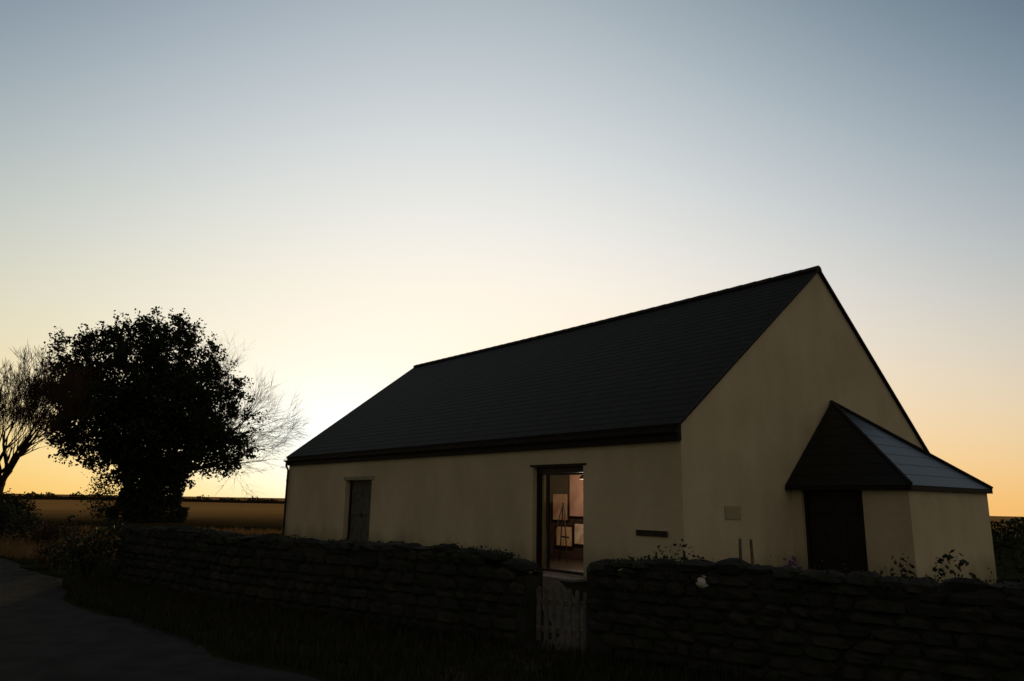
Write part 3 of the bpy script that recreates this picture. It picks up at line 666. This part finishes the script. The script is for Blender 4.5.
hedge('hedge', (-175, 205), (-42, 228), 1.3, 1.2, 'long low hedge on the skyline beyond the brown field', 9000, 8, 'scrub', s=.25, vary=1.6)

# rough grass: verge in front of the wall, garden behind it, dry bank on the left
rnd = random.Random(9)
def lane_off(s):
    i = max(j for j in range(len(KP) - 1) if KP[j][0] <= s); return KP[i][1] + (KP[i + 1][1] - KP[i][1]) * (s - KP[i][0]) / (KP[i + 1][0] - KP[i][0])
sp = []
for _ in range(5600):
    s = rnd.uniform(-9, 9.5); hi = lane_off(s) - .05
    if hi > .3: sp.append(tuple(wl(s, rnd.uniform(.25, hi))[:2]))
tufts('verge_grass', sp, 'grass', .15, 6)
def ingarden(p): return (p - B0).dot(g) < -.5 or (p - B0).dot(l) < -.3
sp = []
while len(sp) < 3000:
    p = wl(rnd.uniform(-8, 12), rnd.uniform(-5, -.4)); X, Y = (p - B0).dot(g), (p - B0).dot(l)
    if (X < -.1 or (Y < -.2 and not (X > 3.3 and Y > -2.7))) and not (abs(p.x - .9) < .6 and p.y > 9): sp.append(tuple(p[:2]))
tufts('garden_grass', sp, 'grass', .13, 5, seed=6)
sp = [(x, y) for x, y in ((rnd.uniform(-30, -9.5), rnd.uniform(19, 36)) for _ in range(7000)) if not (lane_off(min(59, max(-19, (V((x, y, 0)) - W0).dot(wd)))) - .3 < (V((x, y, 0)) - W0).dot(wn) < lane_off(min(59, max(-19, (V((x, y, 0)) - W0).dot(wd)))) + 5.5)]
sp += [(x, y) for x, y in ((rnd.uniform(-20, -11.5), rnd.uniform(19.5, 33)) for _ in range(4200)) if not (lane_off(min(59, max(-19, (V((x, y, 0)) - W0).dot(wd)))) - .2 < (V((x, y, 0)) - W0).dot(wn) < lane_off(min(59, max(-19, (V((x, y, 0)) - W0).dot(wd)))) + 5.5)]
tufts('rough_grass', sp, 'straw', .22, 5, seed=7)

# ------------------------------------------------------------------ sky, sun, camera
SUN_AZ, SUN_EL = -13.0, 1.2
w = bpy.data.worlds.new('World'); SC.world = w; w.use_nodes = True; N = w.node_tree.nodes; L = w.node_tree.links
bg = N['Background']; bg.inputs['Strength'].default_value = 1.0
def mth(op, a, b_=None, c=None, clamp=False):
    n = N.new('ShaderNodeMath'); n.operation = op; n.use_clamp = clamp
    for i, x in enumerate((a, b_, c)):
        if x is None: continue
        if isinstance(x, (int, float)): n.inputs[i].default_value = x
        else: L.new(x, n.inputs[i])
    return n.outputs[0]
tc = N.new('ShaderNodeTexCoord'); sp_ = N.new('ShaderNodeSeparateXYZ'); L.new(tc.outputs['Generated'], sp_.inputs[0])
X, Y, Z = sp_.outputs
elev = mth('MULTIPLY', mth('ARCSINE', Z), 180 / math.pi)
az = mth('MULTIPLY', mth('ARCTAN2', X, Y), 180 / math.pi)
ec = mth('MINIMUM', mth('MAXIMUM', elev, 0.0), 60.0)
e1 = mth('DIVIDE', ec, 30.0); e2 = mth('MULTIPLY', e1, e1); ex = mth('EXPONENT', mth('DIVIDE', ec, -6.0))
# fade the azimuth terms towards the zenith so the sky closes over smoothly
zf = mth('SUBTRACT', 1.0, mth('DIVIDE', mth('MAXIMUM', mth('SUBTRACT', elev, 45.0), 0.0), 45.0), clamp=True)
sa = mth('ADD', az, 3.0); q = mth('DIVIDE', mth('MAXIMUM', mth('MINIMUM', sa, 52.0), -52.0), 40.0); q = mth('MULTIPLY', q, zf)
q2 = mth('MULTIPLY', q, q); q2e = mth('MULTIPLY', q2, e1); qe = mth('MULTIPLY', q, e1)
da = mth('ABSOLUTE', sa); da = mth('MINIMUM', da, mth('SUBTRACT', 360.0, da))
# low golden bloom where the sun is going down
g1 = mth('DIVIDE', mth('SUBTRACT', az, SUN_AZ), 14.0); g2 = mth('DIVIDE', ec, 8.0)
gl = mth('EXPONENT', mth('MULTIPLY', mth('ADD', mth('MULTIPLY', g1, g1), mth('MULTIPLY', g2, g2)), -1.0))
K = [[0.165, 0.096, -0.778, -0.127, -0.157, -1.006, 0.014, -0.076, -0.022], [-0.07, 0.453, -0.825, -0.488, -0.088, -0.861, -0.022, -0.023, 0.522],
     [-0.318, 0.785, -0.867, -1.466, -0.087, -0.675, 0.099, -0.139, 1.397]]
TERMS = (None, e1, e2, ex, q2, q2e, q, qe, gl)
EAST = (.105, .093, .072)      # the dull dusk sky behind the camera, warmer and lighter low opposite the sun
opp = mth('MULTIPLY', mth('MAXIMUM', mth('COSINE', mth('MULTIPLY', mth('SUBTRACT', az, 135.0), math.pi / 180)), 0.0), mth('EXPONENT', mth('DIVIDE', ec, -28.0)))
opp = mth('MULTIPLY_ADD', opp, 2.2, 1.0)
back = mth('DIVIDE', mth('SUBTRACT', da, 50.0), 45.0, clamp=True); bz = mth('MULTIPLY', back, zf)
ch = []
for c in range(3):
    s = None
    for k, term in zip(K[c], TERMS):
        s = k if term is None else mth('MULTIPLY_ADD', term, k, s)
    v = mth('MAXIMUM', mth('EXPONENT', s), (.030, .036, .048)[c])
    v = mth('ADD', mth('MULTIPLY', v, mth('SUBTRACT', 1.0, bz)), mth('MULTIPLY', mth('MULTIPLY', bz, opp), EAST[c]))
    ch.append(v)
cb = N.new('ShaderNodeCombineXYZ')
for i in range(3): L.new(ch[i], cb.inputs[i])
sky = N.new('ShaderNodeTexSky'); sky.sky_type = 'NISHITA'; sky.sun_disc = False; sky.sun_elevation = math.radians(SUN_EL); sky.sun_rotation = math.radians(SUN_AZ)
sky.air_density = 1; sky.dust_density = 1; sky.ozone_density = 1
mxs = N.new('ShaderNodeMixRGB'); mxs.blend_type = 'MIX'; mxs.inputs['Fac'].default_value = .004
L.new(cb.outputs[0], mxs.inputs['Color1']); L.new(sky.outputs[0], mxs.inputs['Color2']); L.new(mxs.outputs[0], bg.inputs['Color'])
w.cycles.sampling_method = 'MANUAL'; w.cycles.sample_map_resolution = 1024

sd = bpy.data.lights.new('sun', 'SUN'); sd.energy = .9; sd.angle = math.radians(.6); sd.color = (1, .62, .30)
so = bpy.data.objects.new('sun', sd); C.objects.link(so)
sdir = V((math.sin(math.radians(SUN_AZ)) * math.cos(math.radians(SUN_EL)), math.cos(math.radians(SUN_AZ)) * math.cos(math.radians(SUN_EL)), math.sin(math.radians(SUN_EL))))
so.rotation_euler = sdir.to_track_quat('Z', 'Y').to_euler(); so.location = (-20, 60, 20)

cd = bpy.data.cameras.new('camera'); cam = bpy.data.objects.new('camera', cd); C.objects.link(cam); SC.camera = cam
cd.sensor_width = 36; cd.lens = 741.47 * 36 / 1024; cd.clip_end = 10000; cd.clip_start = .05
pitch, roll = .2121, .0166; cp, sp0 = math.cos(pitch), math.sin(pitch); c_, s_ = math.cos(roll), math.sin(roll)
fw = V((0, cp, sp0)); up = V((0, -sp0, cp)); rt = V((1, 0, 0)); r2 = rt * c_ + up * s_; u2 = up * c_ - rt * s_
cam.matrix_world = Matrix(((r2.x, u2.x, -fw.x, 0), (r2.y, u2.y, -fw.y, 0), (r2.z, u2.z, -fw.z, 1.634), (0, 0, 0, 1)))

SC.render.engine = 'CYCLES'; SC.cycles.max_bounces = 6; SC.cycles.transparent_max_bounces = 12; SC.cycles.use_denoising = True
SC.render.resolution_x = 1024; SC.render.resolution_y = 681
vs_ = SC.view_settings; vs_.view_transform = 'Standard'; vs_.look = 'None'; vs_.exposure = 0; vs_.gamma = 1; vs_.use_curve_mapping = False
